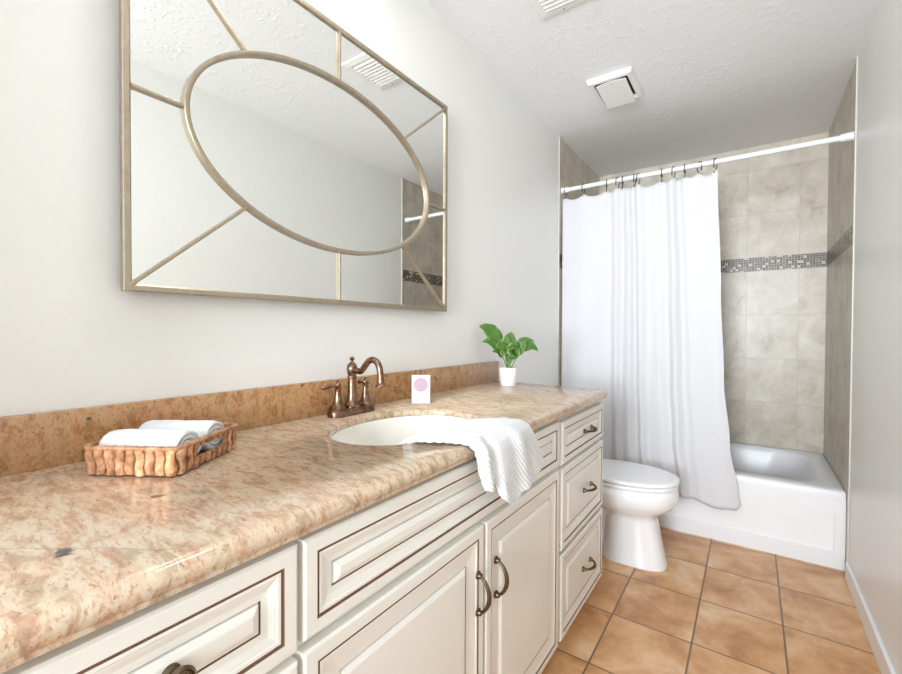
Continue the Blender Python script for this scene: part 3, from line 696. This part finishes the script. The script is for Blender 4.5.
# ---------------- basket and rolled towels ----------------
bk = thing('basket', 'low rectangular woven brown basket with handle slots, holding two rolled towels', 'basket', (0.145, 0.330, ZC+0.0012), math.atan2(0.085, 0.135))
LA, LB, BH = 0.080, 0.092, 0.048          # half sizes along local x and y
def path(s, off=0.0):
    """rounded rectangle perimeter, s in 0..1, starting mid of the +x side, anticlockwise"""
    r = 0.014; ax, ay = LA, LB
    segs = [('l', (ax, 0), (ax, ay-r)), ('a', (ax-r, ay-r), 0), ('l', (ax-r, ay), (-ax+r, ay)), ('a', (-ax+r, ay-r), PI/2), ('l', (-ax, ay-r), (-ax, -ay+r)), ('a', (-ax+r, -ay+r), PI), ('l', (-ax+r, -ay), (ax-r, -ay)), ('a', (ax-r, -ay+r), 1.5*PI), ('l', (ax, -ay+r), (ax, 0))]
    lens = [math.dist(g[1], g[2]) if g[0] == 'l' else r*PI/2 for g in segs]; tot = sum(lens); d = (s % 1)*tot
    for g, l_ in zip(segs, lens):
        if d <= l_:
            if g[0] == 'l':
                p = Vector(g[1]).lerp(Vector(g[2]), d/l_); t_ = (Vector(g[2])-Vector(g[1])).normalized(); nn = Vector((t_.y, -t_.x))
            else:
                a = g[2]+d/r; nn = Vector((math.cos(a), math.sin(a))); p = Vector(g[1])+nn*r
            return p+nn*off, nn, tot
        d -= l_
    return Vector((ax, 0)), Vector((1, 0)), tot
bm = NB(); NS, NH = 720, 18; bands = 38; V = []; VI = []
for j in range(NH+1):
    ro, ri = [], []
    for i in range(NS):
        s_ = i/NS; h = j/NH; z_ = 0.0025+h*(BH-0.0045)
        sh = 0.12*math.sin(h*PI*2)*(1 if int(s_*7) % 2 else -1); ph = s_*bands+sh; kb = math.floor(ph); fr_ = ph % 1
        pil = math.sin(PI*fr_)**0.45
        weave = 0.72+0.28*abs(math.sin(PI*(h*1.0+0.5*(kb % 2))))
        o_ = 0.0075*pil*weave-0.003+0.0012*noise.noise(Vector((s_*90, h*4, 0)))
        fl = 0.004*h
        p, nn, tot = path(s_, o_+fl); q, _, _ = path(s_, -0.004+fl-0.003*pil*(1.3-weave))
        ro.append(bm.verts.new((p.x, p.y, z_+0.001*math.sin(kb*2.1)))); ri.append(bm.verts.new((q.x, q.y, z_)))
    V.append(ro); VI.append(ri)
def hole(i, j):
    s_ = i/NS; h = j/NH
    on = abs(s_) < 0.068 or s_ > 1-0.068 or abs(s_-0.5) < 0.068
    return on and 0.40 < h < 0.86
for j in range(NH):
    for i in range(NS):
        k = (i+1) % NS
        if hole(i+0.5, j+0.5): continue
        f_ = bm.faces.new((V[j][i], V[j][k], V[j+1][k], V[j+1][i])); hh = (j+0.5)/NH; pb_ = (i/NS)*bands+0.12*math.sin(hh*PI*2)*(1 if int(i/NS*7) % 2 else -1); kb = math.floor(pb_); f_.material_index = 1 if (pb_-kb < 0.13 or pb_-kb > 0.90) else (0, 2, 0, 2, 0)[int(kb*7.3) % 5]; bm.faces.new((VI[j][k], VI[j][i], VI[j+1][i], VI[j+1][k]))  # dark index paints shade into the gaps between straps
        for (di, dj, e0, e1) in ((0, 1, (j+1, i), (j+1, k)), (0, -1, (j, i), (j, k)), (1, 0, (j, k), (j+1, k)), (-1, 0, (j, i), (j+1, i))):
            jj = j+dj; ii = (i+di) % NS
            if jj < 0 or jj >= NH or hole(ii+0.5, jj+0.5):
                bm.faces.new((V[e0[0]][e0[1]], V[e1[0]][e1[1]], VI[e1[0]][e1[1]], VI[e0[0]][e0[1]]))
fin('woven_side', bm, [M_basket, M_bask_shade, M_bask3], bk, local=True, ang=70)
bm = NB(); n = 160; pts = [path(i/n, 0.003)[0] for i in range(n)]
rings = [[(path(i/n, 0.003+0.0048*math.cos(a))[0].x, path(i/n, 0.003+0.0048*math.cos(a))[0].y, BH+0.0042*math.sin(a)+0.0006*math.sin(i*1.9)) for a in [2*PI*k/10 for k in range(10)]] for i in range(n)]
L = [[bm.verts.new(p) for p in r] for r in rings]
for i in range(n):
    a, b = L[i], L[(i+1) % n]
    for k in range(10): bm.faces.new((a[k], a[(k+1) % 10], b[(k+1) % 10], b[k]))
fin('rim', bm, M_basket, bk, local=True)
fin('bottom', B(-LA+0.005, LA-0.005, -LB+0.005, LB-0.005, 0.0004, 0.005), M_basket, bk, local=True)
def roll(yc, rad, half, label, zoff, tw):
    bm = NB(); turns = 3.1; NA, NL = 170, 36; rows = []
    for i in range(NA+1):
        t_ = i/NA; a = -0.6+tw+t_*turns*2*PI; r = lerp(0.004, rad-0.004, t_**0.9)
        row = []
        for j in range(NL+1):
            u_ = j/NL*2-1; endr = 1-0.10*max(0, (abs(u_)-0.75)/0.25)**2
            rr_ = (r+0.0025*noise.noise(Vector((u_*3, a*0.7, yc*30)))*t_)*endr
            row.append(bm.verts.new((u_*half*(1-0.03*(1-t_)), rr_*math.cos(a)*1.12, rr_*math.sin(a)*0.86)))
        rows.append(row)
    for i in range(NA):
        for j in range(NL): bm.faces.new((rows[i][j], rows[i][j+1], rows[i+1][j+1], rows[i+1][j]))
    o = fin('rolled_towel', bm, M_terry, None, ang=80)
    m_ = o.modifiers.new('thick', 'SOLIDIFY'); m_.thickness = 0.0078; m_.offset = 0
    rz = bk.rotation_euler[2]; lx, ly = -0.002, yc
    o.location = (0.145+lx*math.cos(rz)-ly*math.sin(rz), 0.330+lx*math.sin(rz)+ly*math.cos(rz), ZC+zoff); o.rotation_euler = (0, 0, rz)
    tag(o, label, 'towel', 'rolled towels in the basket')
roll(-0.041, 0.0385, 0.070, 'rolled white hand towel in the basket, the one nearer the camera', 0.0412, 0.3)
roll(0.0415, 0.0375, 0.070, 'rolled white hand towel in the basket, the one farther back', 0.0408, 0.0)

# ---------------- draped towel ----------------
NS_, NT_ = 150, 200
# stations along the length: (s, xL, yL, zL, xR, yR, zR) for left and right side
ST = [(0.00, 0.395, 0.690, 0.902, 0.390, 0.712, 0.885), (0.07, 0.420, 0.693, 0.914, 0.412, 0.755, 0.903), (0.15, 0.455, 0.698, 0.924, 0.436, 0.805, 0.921), (0.22, 0.480, 0.706, 0.924, 0.438, 0.870, 0.924), (0.28, 0.500, 0.715, 0.924, 0.444, 0.925, 0.926), (0.36, 0.520, 0.726, 0.924, 0.470, 0.975, 0.926), (0.42, 0.536, 0.735, 0.924, 0.505, 1.005, 0.927),
      (0.50, 0.556, 0.746, 0.920, 0.552, 1.025, 0.921), (0.56, 0.568, 0.750, 0.908, 0.567, 1.032, 0.908), (0.62, 0.572, 0.752, 0.890, 0.572, 1.040, 0.890), (0.80, 0.573, 0.757, 0.845, 0.576, 1.070, 0.835), (1.00, 0.574, 0.765, 0.800, 0.580, 1.095, 0.770)]
def stn(s_):
    for a, b in zip(ST, ST[1:]):
        if s_ <= b[0]+1e-9:
            t_ = (s_-a[0])/(b[0]-a[0]); return [lerp(u, v, t_) for u, v in zip(a[1:], b[1:])]
    return ST[-1][1:]
bm = NB(); V = []
for i in range(NS_+1):
    s_ = i/NS_; row = []
    xl, yl, zl, xr, yr, zr = stn(s_)
    for j in range(NT_+1):
        q = j/NT_; x_, y_, z_ = lerp(xl, xr, q), lerp(yl, yr, q), lerp(zl, zr, q)
        h = smooth((s_-0.45)/0.15)
        # hem: shorter left flap, long pointed middle, right corner
        ext = piece([(0, -0.045), (0.04, -0.018), (0.10, -0.014), (0.16, -0.036), (0.185, -0.034), (0.25, 0.016), (0.33, 0.030), (0.44, 0.034), (0.56, 0.016), (0.85, -0.012), (1.0, -0.028)], q)
        z_ -= ext*max(0, (s_-0.6)/0.4)*1.0
        # folds
        f_ = piece([(0, 0.002), (0.09, 0.013), (0.185, -0.002), (0.28, 0.014), (0.5, 0.010), (0.62, 0.016), (0.8, 0.006), (1, 0.0)], q)
        x_ += f_*h
        top = piece([(0, 0), (0.15, 0.009), (0.3, 0.004), (0.5, 0.013), (0.75, 0.010), (1.0, 0.0)], q)*(1-h)*smooth(s_/0.12)
        z_ += top
        rib = 0.0008*math.sin(2*PI*(q*26-s_*16))
        x_ += rib*h; z_ += rib*(1-h)
        x_ += 0.003*noise.noise(Vector((q*5, s_*5, 2)))*h; z_ += 0.003*abs(noise.noise(Vector((q*5, s_*5, 7))))*(1-h)
        row.append(bm.verts.new((x_, y_, z_)))
    V.append(row)
for i in range(NS_):
    for j in range(NT_): bm.faces.new((V[i][j], V[i][j+1], V[i+1][j+1], V[i+1][j]))
tw = fin('hand_towel', bm, M_terry, None, ang=80)
m_ = tw.modifiers.new('thick', 'SOLIDIFY'); m_.thickness = 0.006; m_.offset = 0
tag(tw, 'white ribbed hand towel draped from the basin over the counter edge', 'towel')
